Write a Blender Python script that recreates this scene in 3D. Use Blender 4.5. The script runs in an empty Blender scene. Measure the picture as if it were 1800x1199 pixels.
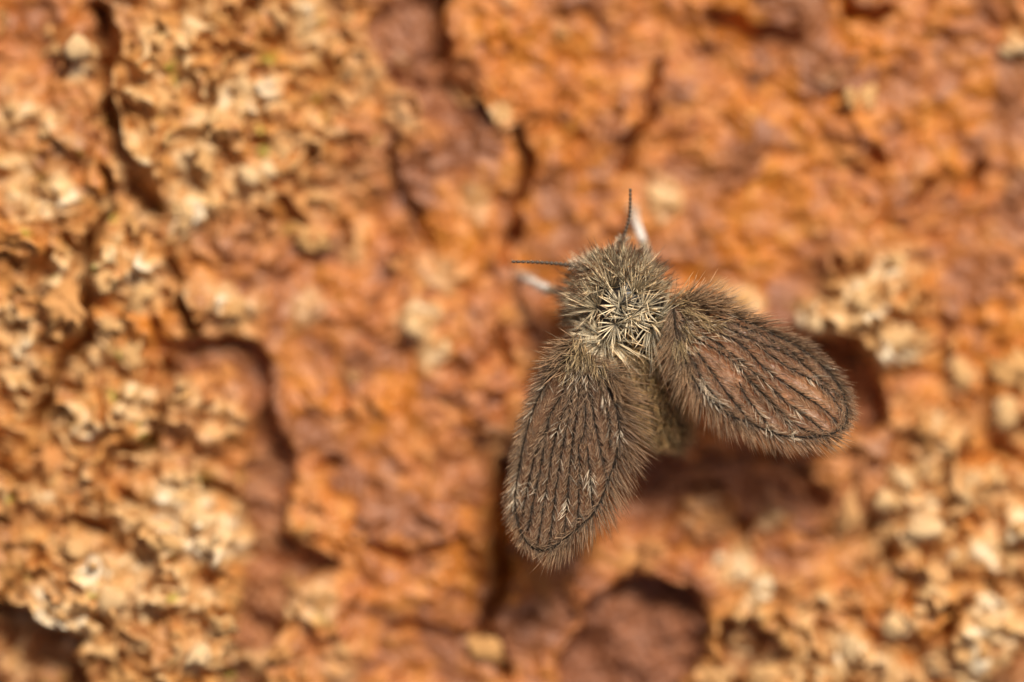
# Moth fly on rust-orange flaking bark.  1 Blender unit = 1 mm.
import bpy, math, random
import numpy as np
from mathutils import Vector

scene = bpy.context.scene
C = scene.collection
scene.unit_settings.scale_length = 0.001
rng = np.random.default_rng(7)
random.seed(7)

# ------------------------------------------------------------------ camera, light, exposure
ZF, DIST = 2.02, 120.0                       # focus height above the bark, camera distance
cam_d = bpy.data.cameras.new('camera'); cam = bpy.data.objects.new('camera', cam_d); C.objects.link(cam)
cam.location = (0, 0, ZF + DIST)
cam_d.sensor_width = 36; cam_d.lens = 36 * DIST / 18.0
cam_d.clip_start = 1; cam_d.clip_end = 1000
cam_d.dof.use_dof = True; cam_d.dof.focus_distance = DIST
cam_d.dof.aperture_fstop = 1e-3 * cam_d.lens / (2 * 8.3)
scene.camera = cam

SUN_EL, SUN_AZ = 51.0, 64.0                  # azimuth counter-clockwise from +x: light from the upper right
world = bpy.data.worlds.new('World'); scene.world = world; world.use_nodes = True
nt = world.node_tree; nt.nodes.clear()
sky = nt.nodes.new('ShaderNodeTexSky'); sky.sky_type = 'NISHITA'; sky.sun_disc = False
sky.sun_elevation = math.radians(SUN_EL); sky.sun_rotation = math.radians(90 - SUN_AZ)
sky.air_density = 0.45; sky.dust_density = 5.0; sky.ozone_density = 0.3
bg = nt.nodes.new('ShaderNodeBackground'); bg.inputs['Strength'].default_value = 0.065
wo = nt.nodes.new('ShaderNodeOutputWorld')
nt.links.new(sky.outputs[0], bg.inputs[0]); nt.links.new(bg.outputs[0], wo.inputs[0])
sun_d = bpy.data.lights.new('sun', 'SUN'); sun = bpy.data.objects.new('sun', sun_d); C.objects.link(sun)
sun_d.energy = 3.5; sun_d.angle = math.radians(13); sun_d.color = (1.0, 0.93, 0.83)
e, a = math.radians(SUN_EL), math.radians(SUN_AZ)
sdir = Vector((math.cos(e) * math.cos(a), math.cos(e) * math.sin(a), math.sin(e)))
sun.rotation_euler = sdir.to_track_quat('Z', 'Y').to_euler(); sun.location = sdir * 60
scene.view_settings.view_transform = 'Standard'; scene.view_settings.look = 'None'
scene.view_settings.exposure = 0.17; scene.view_settings.gamma = 1.0
scene.view_settings.use_curve_mapping = False
scene.cycles.use_denoising = True
scene.cycles.max_bounces = 8; scene.cycles.transparent_max_bounces = 24


def P(px, py, z=ZF):
    """bark-plane position of a photo measurement (100 px = 1 mm at the focus height)"""
    k = (DIST + ZF - z) / DIST / 100.0
    return np.array([(px - 900.0) * k, (599.5 - py) * k, z])

# ------------------------------------------------------------------ numpy noise
def _hash(ix, iy, seed):
    n = (ix.astype(np.int64) * 374761393 + iy.astype(np.int64) * 668265263 + seed * 974711) & 0x7fffffff
    n = ((n ^ (n >> 13)) * 1274126177) & 0x7fffffff
    n = ((n ^ (n >> 15)) * 461845907) & 0x7fffffff
    return (n ^ (n >> 16)) & 0x7fffffff

def gnoise(x, y, seed=0):
    ix, iy = np.floor(x), np.floor(y); fx, fy = x - ix, y - iy
    u = fx * fx * fx * (fx * (fx * 6 - 15) + 10); v = fy * fy * fy * (fy * (fy * 6 - 15) + 10)
    def g(dx, dy):
        an = _hash(ix + dx, iy + dy, seed) / 0x7fffffff * 2 * np.pi
        return np.cos(an) * (fx - dx) + np.sin(an) * (fy - dy)
    a0 = g(0, 0) * (1 - u) + g(1, 0) * u; a1 = g(0, 1) * (1 - u) + g(1, 1) * u
    return (a0 * (1 - v) + a1 * v) * 1.5

def fbm(x, y, f, oct=4, seed=0, gain=0.5):
    s = np.zeros_like(x); amp = 1.0
    for o in range(oct):
        s += amp * gnoise(x * f + 13.7 * o, y * f - 7.1 * o, seed + 17 * o); amp *= gain; f *= 2.03
    return s

def worley(x, y, seed=0):
    ix, iy = np.floor(x), np.floor(y)
    f1 = np.full_like(x, 9.0); f2 = np.full_like(x, 9.0); idn = np.zeros_like(x)
    for dx in (-1, 0, 1):
        for dy in (-1, 0, 1):
            cx, cy = ix + dx, iy + dy
            px = cx + _hash(cx, cy, seed) / 0x7fffffff; py = cy + _hash(cx, cy, seed + 5) / 0x7fffffff
            d = np.hypot(px - x, py - y); near = d < f1
            f2 = np.where(near, f1, np.minimum(f2, d))
            idn = np.where(near, _hash(cx, cy, seed + 9) / 0x7fffffff, idn); f1 = np.minimum(f1, d)
    return f1, f2, idn

def sstep(a, b, x):
    t = np.clip((x - a) / (b - a), 0, 1); return t * t * (3 - 2 * t)

def poly_pts(pts, z=0.3): return np.array([P(u, v, z)[:2] for u, v in pts])

def line_dist(x, y, pts):
    d = np.full_like(x, 1e9)
    for (x0, y0), (x1, y1) in zip(pts[:-1], pts[1:]):
        ex, ey = x1 - x0, y1 - y0
        t = np.clip(((x - x0) * ex + (y - y0) * ey) / (ex * ex + ey * ey + 1e-12), 0, 1)
        d = np.minimum(d, np.hypot(x - x0 - t * ex, y - y0 - t * ey))
    return d

def poly_sd(x, y, pts):
    """signed distance, positive inside"""
    ring = np.vstack([pts, pts[:1]]); d = line_dist(x, y, ring); ins = np.zeros(x.shape, bool)
    for (x0, y0), (x1, y1) in zip(ring[:-1], ring[1:]):
        c = ((y0 > y) != (y1 > y)) & (x < (x1 - x0) * (y - y0) / ((y1 - y0) if abs(y1 - y0) > 1e-9 else 1e-9) + x0)
        ins ^= c
    return np.where(ins, d, -d)

# ------------------------------------------------------------------ the relief of the bark
CRACKS = [  # polyline, half width, depth
    ([(165, 15), (186, 60), (200, 110), (214, 170), (209, 230), (232, 288), (262, 330), (270, 362)], .15, .75),
    ([(186, 300), (196, 360), (165, 420), (150, 452), (158, 510), (154, 592), (125, 612), (100, 652), (92, 700), (58, 742)], .10, .75),
    ([(112, 380), (125, 420), (150, 450)], .06, .5),
    ([(292, 640), (290, 700), (268, 772), (202, 800)], .10, .6), ([(225, 870), (290, 880), (350, 850), (430, 880)], .08, .5), ([(440, 900), (425, 960), (440, 1010)], .12, .5),
    ([(312, 470), (322, 505), (325, 545), (345, 575)], .10, .6),
    ([(770, 0), (772, 60), (785, 140), (815, 180)], .15, .6),
    ([(848, 165), (882, 228), (908, 232), (932, 278), (926, 332), (902, 395), (888, 460)], .10, .6),
    ([(1158, 130), (1140, 195), (1108, 245), (1092, 285)], .09, .38),
    ([(688, 232), (700, 300), (722, 350), (746, 390), (752, 432)], .07, .4),
    ([(884, 815), (880, 880), (886, 945), (878, 1020), (858, 1100), (884, 1185)], .13, .6),
    ([(545, 708), (580, 722), (610, 715)], .06, .35), ([(640, 700), (670, 728), (700, 722)], .07, .35),
    ([(890, 595), (895, 640)], .09, .35), ([(700, 455), (735, 470)], .07, .4),
    ([(1255, 25), (1320, 55), (1400, 60)], .16, .4), ([(1500, 20), (1560, 10)], .13, .4),
    ([(1700, 330), (1720, 290)], .12, .35), ([(1640, 330), (1615, 370)], .09, .3), ([(1540, 265), (1550, 290)], .08, .3),
    ([(1225, 862), (1262, 862)], .13, .55), ([(1300, 920), (1312, 970)], .11, .45),
    ([(1425, 830), (1450, 880)], .15, .45), ([(1420, 945), (1445, 945)], .09, .4), ([(1580, 960), (1530, 1010)], .1, .45),
    ([(0, 790), (15, 830), (60, 835)], .08, .45), ([(190, 830), (215, 790), (270, 765)], .1, .5),
    ([(140, 910), (190, 920)], .13, .45), ([(560, 830), (600, 800)], .08, .3),
    ([(1160, 985), (1185, 985)], .10, .35), ([(600, 390), (590, 430)], .06, .3),
    ([(500, 355), (520, 385)], .12, .35), ([(820, 950), (720, 985), (650, 960)], .09, .22),
    ([(690, 1095), (720, 1110), (800, 1120)], .09, .25), ([(1640, 1120), (1670, 1100)], .1, .35),
    ([(1735, 1010), (1745, 1040)], .09, .35), ([(1755, 785), (1800, 800)], .1, .4),
    ([(1700, 770), (1690, 800)], .08, .4), ([(1760, 112), (1800, 105)], .08, .35),
]
PITS = [   # polygon, depth, edge softness, brownness
    ([(330, 575), (385, 600), (440, 590), (490, 632), (478, 700), (485, 745), (515, 780), (508, 870), (500, 930), (545, 965), (600, 985), (590, 1010), (520, 1030), (485, 1110), (480, 1260), (375, 1260), (405, 1100), (425, 1000), (440, 900), (432, 830), (452, 765), (440, 705), (420, 668), (380, 650), (325, 655), (300, 690), (284, 650)], .56, .10, .8),
    ([(640, 60), (700, -40), (770, -40), (775, 60), (785, 140), (820, 190), (850, 165), (875, 225), (800, 240), (730, 190), (690, 150)], .40, .12, .9),
    ([(-200, 1050), (0, 1052), (50, 1070), (90, 1100), (150, 1105), (140, 1150), (200, 1300), (-200, 1300)], .8, .06, .6),
    ([(975, 1170), (1010, 1090), (1050, 1035), (1120, 1005), (1200, 1022), (1250, 1060), (1255, 1110), (1235, 1165), (1190, 1190), (1180, 1290), (970, 1290)], .70, .12, 1.0),
    ([(1270, 1080), (1320, 1075), (1370, 1100), (1385, 1150), (1330, 1199), (1280, 1170)], .5, .12, .8),
    ([(1415, 600), (1440, 578), (1500, 590), (1540, 640), (1560, 700), (1575, 745), (1510, 770), (1460, 700)], .9, .12, .8),
    ([(1080, 790), (1450, 780), (1470, 850), (1440, 920), (1350, 960), (1200, 930), (1100, 970), (1040, 900)], .28, .35, .6),
    ([(560, 820), (640, 770), (750, 800), (850, 760), (870, 880), (760, 900), (640, 880)], .12, .3, .3),
    ([(1520, 130), (1640, 120), (1620, 210), (1500, 180)], .15, .3, .6),
]
PALE = [   # x, y, radius, strength
    (330, 375, 48, 1), (90, 345, 45, 1), (250, 492, 50, 1), (405, 548, 45, 1), (320, 905, 90, 1), (165, 1000, 60, 1), (100, 1080, 62, 1),
    (345, 1150, 45, .9), (230, 1035, 70, .8), (380, 940, 60, .9), (740, 575, 40, .9), (765, 625, 35, .7), (880, 208, 26, 1), (1168, 345, 38, .8),
    (1310, 530, 40, .8), (1510, 535, 55, 1), (1572, 605, 55, 1), (1560, 470, 40, .9), (1770, 725, 26, 1), (1585, 848, 30, 1), (1558, 882, 28, 1),
    (1685, 985, 26, 1), (1750, 975, 50, .9), (1795, 915, 40, 1), (1345, 1035, 32, 1), (1290, 1000, 40, .8), (1570, 1100, 40, .9), (1700, 1170, 70, 1),
    (1755, 1090, 60, 1), (1485, 1150, 45, .9), (1560, 1170, 40, .8), (1690, 655, 30, .8), (1655, 760, 45, .8), (1615, 900, 50, .8), (1700, 870, 45, .7),
    (530, 25, 35, .9), (425, 175, 40, .9), (465, 160, 28, .9), (275, 75, 28, .7), (150, 110, 40, .8), (345, 265, 60, .7), (445, 320, 50, .7),
    (40, 620, 40, .9), (10, 550, 25, .9), (240, 705, 40, .9), (140, 745, 40, .9), (325, 695, 45, .7), (380, 745, 50, .6), (340, 890, 40, 1), (240, 300, 40, .7),
    (35, 205, 30, .7), (85, 220, 28, .7), (370, 345, 30, .6), (700, 190, 40, .5), (650, 120, 50, .4), (835, 355, 30, .5), (780, 480, 40, .4),
    (880, 780, 50, .35), (1790, 85, 28, .8), (1465, 130, 28, .5), (1440, 560, 50, .7), (560, 1060, 45, .6), (520, 1040, 30, .5), (340, 1050, 40, .7), (600, 1170, 40, .5), (40, 1180, 40, .5),
    (1365, 905, 40, .6), (1240, 910, 40, .4), (1410, 1130, 40, .6), (1450, 690, 60, .4), (600, 430, 30, .5), (540, 540, 35, .5), (120, 480, 40, .5),
]
RUST = [(1440, 60, 150), (1330, 30, 120), (1500, 120, 130), (1390, 190, 120), (1720, 180, 110), (1680, 250, 100), (1300, 420, 120), (1780, 580, 160), (1660, 560, 110),
        (620, 900, 110), (680, 850, 100), (830, 1000, 120), (870, 930, 90), (1740, 870, 130), (1600, 1150, 140), (950, 100, 120), (900, 60, 100), (1000, 260, 120),
        (560, 700, 80), (690, 700, 80), (800, 430, 90), (960, 440, 80), (1360, 330, 100), (1220, 480, 100), (1000, 330, 100), (580, 250, 80), (280, 600, 80), (520, 950, 60)]
_cr = [(poly_pts(p), w * 1.25, d * 1.35) for p, w, d in CRACKS]
_pt = [(poly_pts(p), d, s, b) for p, d, s, b in PITS]
_pl = [(P(u, v, .3)[:2], r / 100, s) for u, v, r, s in PALE]
_ru = [(P(u, v, .3)[:2], r / 100) for u, v, r in RUST]
CR_BLOBS = [((-9.5, 0), 5.6), ((-7, -5), 4.5), ((-5, 4.5), 3.5), ((8.5, -3.5), 3.4), ((6.5, .6), 1.6), ((5, -6), 2.5)]

def fields(x, y):
    """base height (no pits), pit/crack drop, and colour masks"""
    wx = x + .18 * fbm(x, y, .9, 3, 3) + .07 * fbm(x, y, 3.1, 2, 61); wy = y + .18 * fbm(x, y, .9, 3, 4) + .07 * fbm(x, y, 3.1, 2, 62)
    crust = np.zeros_like(x)
    for (cx, cy), r in CR_BLOBS:
        crust = np.maximum(crust, 1 - sstep(.45 * r, r, np.hypot(x - cx, y - cy)))
    h = .08 + .24 * np.clip(-x / 9, -.6, 1.3)
    h = h + .20 * fbm(x, y, .22, 3, 11) + .13 * fbm(wx, wy, .75, 4, 12)
    # lobed crust: warped cells with raised pale rims and sunken seams
    vx = wx + .30 * fbm(x, y, 1.3, 3, 71, .6); vy = wy + .30 * fbm(x, y, 1.3, 3, 72, .6)
    f1, f2, cid = worley(vx * 1.05, vy * 1.15, 21); seam = f2 - f1
    lobes = sstep(.0, .30, seam) * (.55 + .9 * cid) - .25 * np.exp(-(f1 / .28) ** 2)
    g1, g2, gid = worley(vx * 1.75 + 4, vy * 1.85, 33)
    curl_ = 1 - sstep(.0, .34, np.abs(gnoise(vx * 1.5 + 3, vy * 1.5, 73)))          # thin upturned edges
    small = .62 * sstep(0, .65, g2 - g1) * gid + .55 * curl_ * sstep(-.35, .3, gnoise(vx * .9, vy * .9, 74))
    k1, k2, kid = worley(wx * 6.5, wy * 7.0 + 9, 37)
    h = h + crust * (.36 * lobes + .34 * small + .015 * sstep(0, .4, k2 - k1) * kid + .13 * fbm(wx, wy, 2.0, 2, 14))
    h = h + (1 - crust) * (.14 * lobes * sstep(-.2, .5, fbm(x, y, .35, 2, 15)) + .12 * fbm(wx, wy, 1.5, 3, 16) + .15 * small * sstep(-.3, .4, fbm(x, y, .8, 2, 19)) + .07 * fbm(wx + 5, wy, 2.9, 2, 20) + .04 * sstep(0, .45, k2 - k1) * kid)
    h = h + .022 * fbm(x, y, 6, 2, 18)
    for u, v, r0, r1, dz in ((378, 752, .42, .17, .32), (330, 690, .25, .2, .12), (1250, 895, .45, .16, .2), (545, 715, .2, .15, .15)):   # crater-like curls
        c = P(u, v, .4); h = h + dz * np.exp(-((np.hypot(wx - c[0], (wy - c[1]) * 1.25) - r0) / r1) ** 2)
    pale = np.zeros_like(x)
    for (cx, cy), r, s in _pl:
        d = np.hypot(wx - cx, (wy - cy)) / r
        b = s * (1 - sstep(.45, 1.25, d + .35 * fbm(x, y, 2.2, 2, 41)))
        h = h + .16 * b * (1 - .4 * crust); pale = np.maximum(pale, b)
    # pale lichen also sits on the upstanding lobes of the crust
    pale = np.maximum(pale, crust * .75 * sstep(.15, .75, fbm(wx, wy, 1.3, 4, 43) + .55 * small))
    rust = np.zeros_like(x)
    for (cx, cy), r in _ru:
        rust = np.maximum(rust, 1 - sstep(.3, 1.1, np.hypot(wx - cx, wy - cy) / r + .5 * fbm(x, y, 1.1, 3, 45)))
    rust = np.clip(np.maximum(.9 * rust, .45 * sstep(.15, .6, fbm(wx, wy, .8, 4, 46))), 0, 1)
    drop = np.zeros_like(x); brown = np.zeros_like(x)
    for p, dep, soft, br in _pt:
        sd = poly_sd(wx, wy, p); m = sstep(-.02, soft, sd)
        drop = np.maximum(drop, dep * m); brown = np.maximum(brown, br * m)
    for p, w, dep in _cr:
        d = line_dist(wx, wy, p); m = 1 - sstep(.35 * w, w * 1.15, d)
        drop = np.maximum(drop, dep * m)
    drop = drop - drop * (.22 * fbm(wx, wy, 1.7, 3, 75) + .25 * small)
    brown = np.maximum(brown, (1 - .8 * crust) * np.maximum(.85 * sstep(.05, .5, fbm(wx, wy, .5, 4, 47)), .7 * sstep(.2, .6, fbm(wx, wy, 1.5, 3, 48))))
    return h, drop, pale, rust, brown, crust

# ------------------------------------------------------------------ materials
def mat(name):
    m = bpy.data.materials.new(name); m.use_nodes = True
    t = m.node_tree; b = t.nodes['Principled BSDF']; return m, t, b
def N(t, kind, **kw):
    n = t.nodes.new(kind)
    for k, v in kw.items(): setattr(n, k, v)
    return n
def ramp(t, fac, stops):
    r = N(t, 'ShaderNodeValToRGB'); cr = r.color_ramp
    while len(cr.elements) < len(stops): cr.elements.new(.5)
    for el, (p, c) in zip(cr.elements, stops): el.position = p; el.color = (*c, 1)
    t.links.new(fac, r.inputs[0]); return r.outputs[0]
def mix(t, fac, a_, b_, blend='MIX'):
    m = N(t, 'ShaderNodeMix', data_type='RGBA', blend_type=blend)
    for sock, v in ((m.inputs[0], fac), (m.inputs[6], a_), (m.inputs[7], b_)):
        if isinstance(v, bpy.types.NodeSocket): t.links.new(v, sock)
        elif isinstance(v, tuple): sock.default_value = (*v, 1)
        else: sock.default_value = v
    return m.outputs[2]
def noise_tex(t, scale, detail=4, rough=.55, vec=None):
    n = N(t, 'ShaderNodeTexNoise'); n.inputs['Scale'].default_value = scale; n.inputs['Detail'].default_value = detail
    n.inputs['Roughness'].default_value = rough
    if vec is not None: t.links.new(vec, n.inputs['Vector'])
    return n.outputs['Fac']
def attr(t, name): return N(t, 'ShaderNodeAttribute', attribute_name=name).outputs['Fac']
def math_n(t, op, a_, b_):
    m = N(t, 'ShaderNodeMath', operation=op)
    for s, v in zip(m.inputs, (a_, b_)):
        if isinstance(v, bpy.types.NodeSocket): t.links.new(v, s)
        else: s.default_value = v
    return m.outputs[0]

CREAM = (.83, .63, .37)
def bark_material(name):
    m, t, b = mat(name)
    pos = N(t, 'ShaderNodeTexCoord').outputs['Object']
    n1 = noise_tex(t, 1.6, 6, .6, pos); n2 = noise_tex(t, 3.4, 4, .6, pos); n3 = noise_tex(t, .6, 4, .55, pos); n4 = noise_tex(t, 2.3, 3, .6, pos)
    base = ramp(t, n1, [(.30, (.24, .078, .024)), (.43, (.43, .140, .036)), (.57, (.57, .205, .050)), (.70, (.66, .32, .10))])
    base = mix(t, math_n(t, 'MULTIPLY', attr(t, 'crust'), .8), base, ramp(t, n2, [(.30, (.33, .125, .028)), (.45, (.54, .25, .065)), (.62, (.68, .39, .13))]))
    base = mix(t, math_n(t, 'MULTIPLY', ramp(t, n4, [(.52, (0, 0, 0)), (.62, (1, 1, 1))]), .55), base, (.62, .26, .06))
    base = mix(t, math_n(t, 'MULTIPLY', ramp(t, n4, [(.36, (1, 1, 1)), (.45, (0, 0, 0))]), .55), base, (.26, .085, .03))
    base = mix(t, attr(t, 'rust'), base, ramp(t, n2, [(.32, (.38, .11, .010)), (.5, (.57, .185, .020)), (.70, (.68, .28, .045))]))
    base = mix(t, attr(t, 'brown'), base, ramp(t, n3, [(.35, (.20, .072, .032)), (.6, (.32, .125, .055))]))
    tan = ramp(t, n2, [(.3, (.52, .27, .085)), (.48, (.72, .45, .19)), (.68, CREAM)])
    tan = mix(t, attr(t, 'white'), tan, (.86, .70, .47))
    base = mix(t, attr(t, 'pale'), base, tan)
    g = math_n(t, 'MULTIPLY', attr(t, 'green'), .8)
    base = mix(t, g, base, (.36, .34, .04))
    t.links.new(base, b.inputs['Base Color'])
    b.inputs['Roughness'].default_value = .46; b.inputs['Specular IOR Level'].default_value = .45
    bump = N(t, 'ShaderNodeBump'); bump.inputs['Strength'].default_value = .3; bump.inputs['Distance'].default_value = .06
    t.links.new(noise_tex(t, 9, 5, .65, pos), bump.inputs['Height']); t.links.new(bump.outputs[0], b.inputs['Normal'])
    return m
M_BARK = bark_material('bark_crust')

def crumb_material(name, stops):
    m, t, b = mat(name)
    inf = N(t, 'ShaderNodeObjectInfo').outputs['Random']; pos = N(t, 'ShaderNodeTexCoord').outputs['Object']
    c = ramp(t, inf, stops)
    c = mix(t, math_n(t, 'MULTIPLY', noise_tex(t, 2.2, 4, .6, pos), .55), c, (.52, .23, .08))
    t.links.new(c, b.inputs['Base Color']); b.inputs['Roughness'].default_value = .7
    b.inputs['Specular IOR Level'].default_value = .25
    bump = N(t, 'ShaderNodeBump'); bump.inputs['Strength'].default_value = .5; bump.inputs['Distance'].default_value = .05
    t.links.new(noise_tex(t, 6, 4, .6, pos), bump.inputs['Height']); t.links.new(bump.outputs[0], b.inputs['Normal'])
    return m
M_GRAN = crumb_material('lichen_granule', [(0, (.64, .36, .13)), (.5, (.76, .50, .23)), (.85, (.84, .62, .34)), (1, (.88, .72, .47))])
M_CHIP = crumb_material('bark_chip', [(0, (.56, .24, .07)), (.35, (.66, .37, .13)), (.7, (.74, .47, .20)), (1, (.48, .18, .05))])

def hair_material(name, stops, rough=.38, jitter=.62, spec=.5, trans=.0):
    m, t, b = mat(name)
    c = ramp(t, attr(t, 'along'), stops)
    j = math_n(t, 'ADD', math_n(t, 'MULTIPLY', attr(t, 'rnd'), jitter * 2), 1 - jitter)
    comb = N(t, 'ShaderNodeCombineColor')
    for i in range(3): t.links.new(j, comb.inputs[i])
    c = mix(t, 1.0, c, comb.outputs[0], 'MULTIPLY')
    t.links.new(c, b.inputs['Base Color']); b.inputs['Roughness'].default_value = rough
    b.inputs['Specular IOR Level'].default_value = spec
    if trans:
        tr = N(t, 'ShaderNodeBsdfTranslucent'); t.links.new(c, tr.inputs[0]); ms = N(t, 'ShaderNodeMixShader'); ms.inputs[0].default_value = trans
        t.links.new(b.outputs[0], ms.inputs[1]); t.links.new(tr.outputs[0], ms.inputs[2]); t.links.new(ms.outputs[0], t.nodes['Material Output'].inputs[0])
    return m
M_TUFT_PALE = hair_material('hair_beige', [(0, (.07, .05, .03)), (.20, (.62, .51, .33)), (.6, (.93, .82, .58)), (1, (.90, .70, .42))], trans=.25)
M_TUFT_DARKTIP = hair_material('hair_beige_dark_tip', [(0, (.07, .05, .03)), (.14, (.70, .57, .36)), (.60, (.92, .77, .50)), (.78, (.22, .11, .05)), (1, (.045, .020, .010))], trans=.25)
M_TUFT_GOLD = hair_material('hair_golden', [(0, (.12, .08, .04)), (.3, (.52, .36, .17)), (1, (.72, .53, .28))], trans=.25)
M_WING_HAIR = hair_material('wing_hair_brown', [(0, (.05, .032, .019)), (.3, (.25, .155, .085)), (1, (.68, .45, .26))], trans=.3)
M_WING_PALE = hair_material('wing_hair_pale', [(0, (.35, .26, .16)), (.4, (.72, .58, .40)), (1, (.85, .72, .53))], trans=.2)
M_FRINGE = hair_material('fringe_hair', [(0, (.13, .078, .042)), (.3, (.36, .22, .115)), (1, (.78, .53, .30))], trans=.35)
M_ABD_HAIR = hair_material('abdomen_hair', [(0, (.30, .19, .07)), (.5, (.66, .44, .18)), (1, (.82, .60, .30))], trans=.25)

M_BODY, t_, b_ = mat('body_cuticle')
t_.links.new(ramp(t_, noise_tex(t_, 5), [(.3, (.008, .006, .004)), (.7, (.035, .023, .014))]), b_.inputs['Base Color']); b_.inputs['Roughness'].default_value = .35
M_EYE, t_, b_ = mat('compound_eye')
t_.links.new(ramp(t_, noise_tex(t_, 8), [(.3, (.03, .03, .015)), (.7, (.08, .075, .035))]), b_.inputs['Base Color']); b_.inputs['Roughness'].default_value = .25
M_VEIN, t_, b_ = mat('wing_vein')
t_.links.new(ramp(t_, noise_tex(t_, 9), [(.3, (.014, .009, .006)), (.7, (.050, .032, .019))]), b_.inputs['Base Color']); b_.inputs['Roughness'].default_value = .6; b_.inputs['Specular IOR Level'].default_value = .15
M_ANT, t_, b_ = mat('antenna_segment')
t_.links.new(ramp(t_, noise_tex(t_, 14), [(.35, (.05, .035, .022)), (.7, (.15, .10, .06))]), b_.inputs['Base Color']); b_.inputs['Roughness'].default_value = .5
M_LEG, t_, b_ = mat('leg_brown')
t_.links.new(ramp(t_, noise_tex(t_, 6), [(.3, (.18, .12, .07)), (.7, (.34, .25, .16))]), b_.inputs['Base Color']); b_.inputs['Roughness'].default_value = .5
M_TARSUS, t_, b_ = mat('leg_white')
t_.links.new(ramp(t_, noise_tex(t_, 6), [(.3, (.70, .60, .50)), (.7, (.86, .80, .72))]), b_.inputs['Base Color']); b_.inputs['Roughness'].default_value = .5
M_MEMB, t_, b_ = mat('wing_membrane')
pos = N(t_, 'ShaderNodeTexCoord').outputs['Object']
mc = ramp(t_, noise_tex(t_, 2.2, 5, .6, pos), [(.3, (.32, .185, .10)), (.55, (.45, .275, .16)), (.75, (.58, .38, .23))])
t_.links.new(mc, b_.inputs['Base Color']); b_.inputs['Roughness'].default_value = .28
b_.inputs['Thin Film Thickness'].default_value = 420; b_.inputs['Thin Film IOR'].default_value = 1.5
bump = N(t_, 'ShaderNodeBump'); bump.inputs['Strength'].default_value = .5; bump.inputs['Distance'].default_value = .04
t_.links.new(noise_tex(t_, 5, 4, .6, pos), bump.inputs['Height']); t_.links.new(bump.outputs[0], b_.inputs['Normal'])
tl = N(t_, 'ShaderNodeBsdfTranslucent'); t_.links.new(mc, tl.inputs[0]); tp = N(t_, 'ShaderNodeBsdfTransparent'); tp.inputs[0].default_value = (.80, .66, .55, 1)
m1 = N(t_, 'ShaderNodeMixShader'); m1.inputs[0].default_value = .3; t_.links.new(b_.outputs[0], m1.inputs[1]); t_.links.new(tl.outputs[0], m1.inputs[2])
m2 = N(t_, 'ShaderNodeMixShader'); m2.inputs[0].default_value = .34; t_.links.new(m1.outputs[0], m2.inputs[1]); t_.links.new(tp.outputs[0], m2.inputs[2])
t_.links.new(m2.outputs[0], t_.nodes['Material Output'].inputs[0])

# ------------------------------------------------------------------ mesh helpers
def mesh_np(name, V, F, attrs=None, smooth=True):
    """V (n,3), F (m,3 or 4) int arrays"""
    me = bpy.data.meshes.new(name); V = np.asarray(V, np.float32); F = np.asarray(F, np.int32); k = F.shape[1]
    me.vertices.add(len(V)); me.vertices.foreach_set('co', V.ravel())
    me.loops.add(F.size); me.loops.foreach_set('vertex_index', F.ravel())
    me.polygons.add(len(F)); me.polygons.foreach_set('loop_start', np.arange(len(F), dtype=np.int32) * k)
    me.polygons.foreach_set('use_smooth', np.full(len(F), smooth))
    me.update(calc_edges=True)
    for an, arr in (attrs or {}).items():
        at = me.attributes.new(an, 'FLOAT', 'POINT'); at.data.foreach_set('value', np.asarray(arr, np.float32).ravel())
    return me
def link(name, me, m=None, parent=None, kind=None):
    o = bpy.data.objects.new(name, me); C.objects.link(o)
    if m is not None and me is not None and not me.materials: me.materials.append(m)
    if parent is not None: o.parent = parent
    if kind: o['kind'] = kind
    return o
def nrm(v): return v / (np.linalg.norm(v, axis=-1, keepdims=True) + 1e-12)

# ------------------------------------------------------------------ bark sheet
def grid(x0, x1, y0, y1, step):
    nx, ny = int((x1 - x0) / step) + 1, int((y1 - y0) / step) + 1
    X, Y = np.meshgrid(np.linspace(x0, x1, nx), np.linspace(y0, y1, ny))
    i = np.arange(nx * ny).reshape(ny, nx)
    F = np.stack([i[:-1, :-1], i[:-1, 1:], i[1:, 1:], i[1:, :-1]], -1).reshape(-1, 4)
    return X.ravel(), Y.ravel(), F
def masks(x, y, pale, rust, brown, crust, drop):
    white = np.clip(sstep(.72, 1.0, pale) * sstep(-.25, .35, fbm(x, y, 1.7, 3, 51)), 0, 1)
    green = crust * sstep(.62, .9, fbm(x, y, 1.9, 3, 52)) * sstep(5, -4, x)
    pale2 = pale * (1 - .85 * np.clip(brown, 0, 1) * (pale < .6))
    return dict(pale=pale2, rust=rust, brown=brown, white=white, green=green, crust=crust)
X, Y, F = grid(-16, 16, -12, 12, .042)
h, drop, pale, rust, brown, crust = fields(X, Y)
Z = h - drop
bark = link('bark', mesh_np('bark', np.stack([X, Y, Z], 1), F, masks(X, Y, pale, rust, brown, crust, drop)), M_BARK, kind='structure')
bark['label'] = 'rust-orange flaking bark with pale crusty lichen and dark cracks'
def ground_z(x, y):
    x = np.atleast_1d(np.float64(x)); y = np.atleast_1d(np.float64(y)); r = fields(x, y); return r[0] - r[1]

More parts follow.
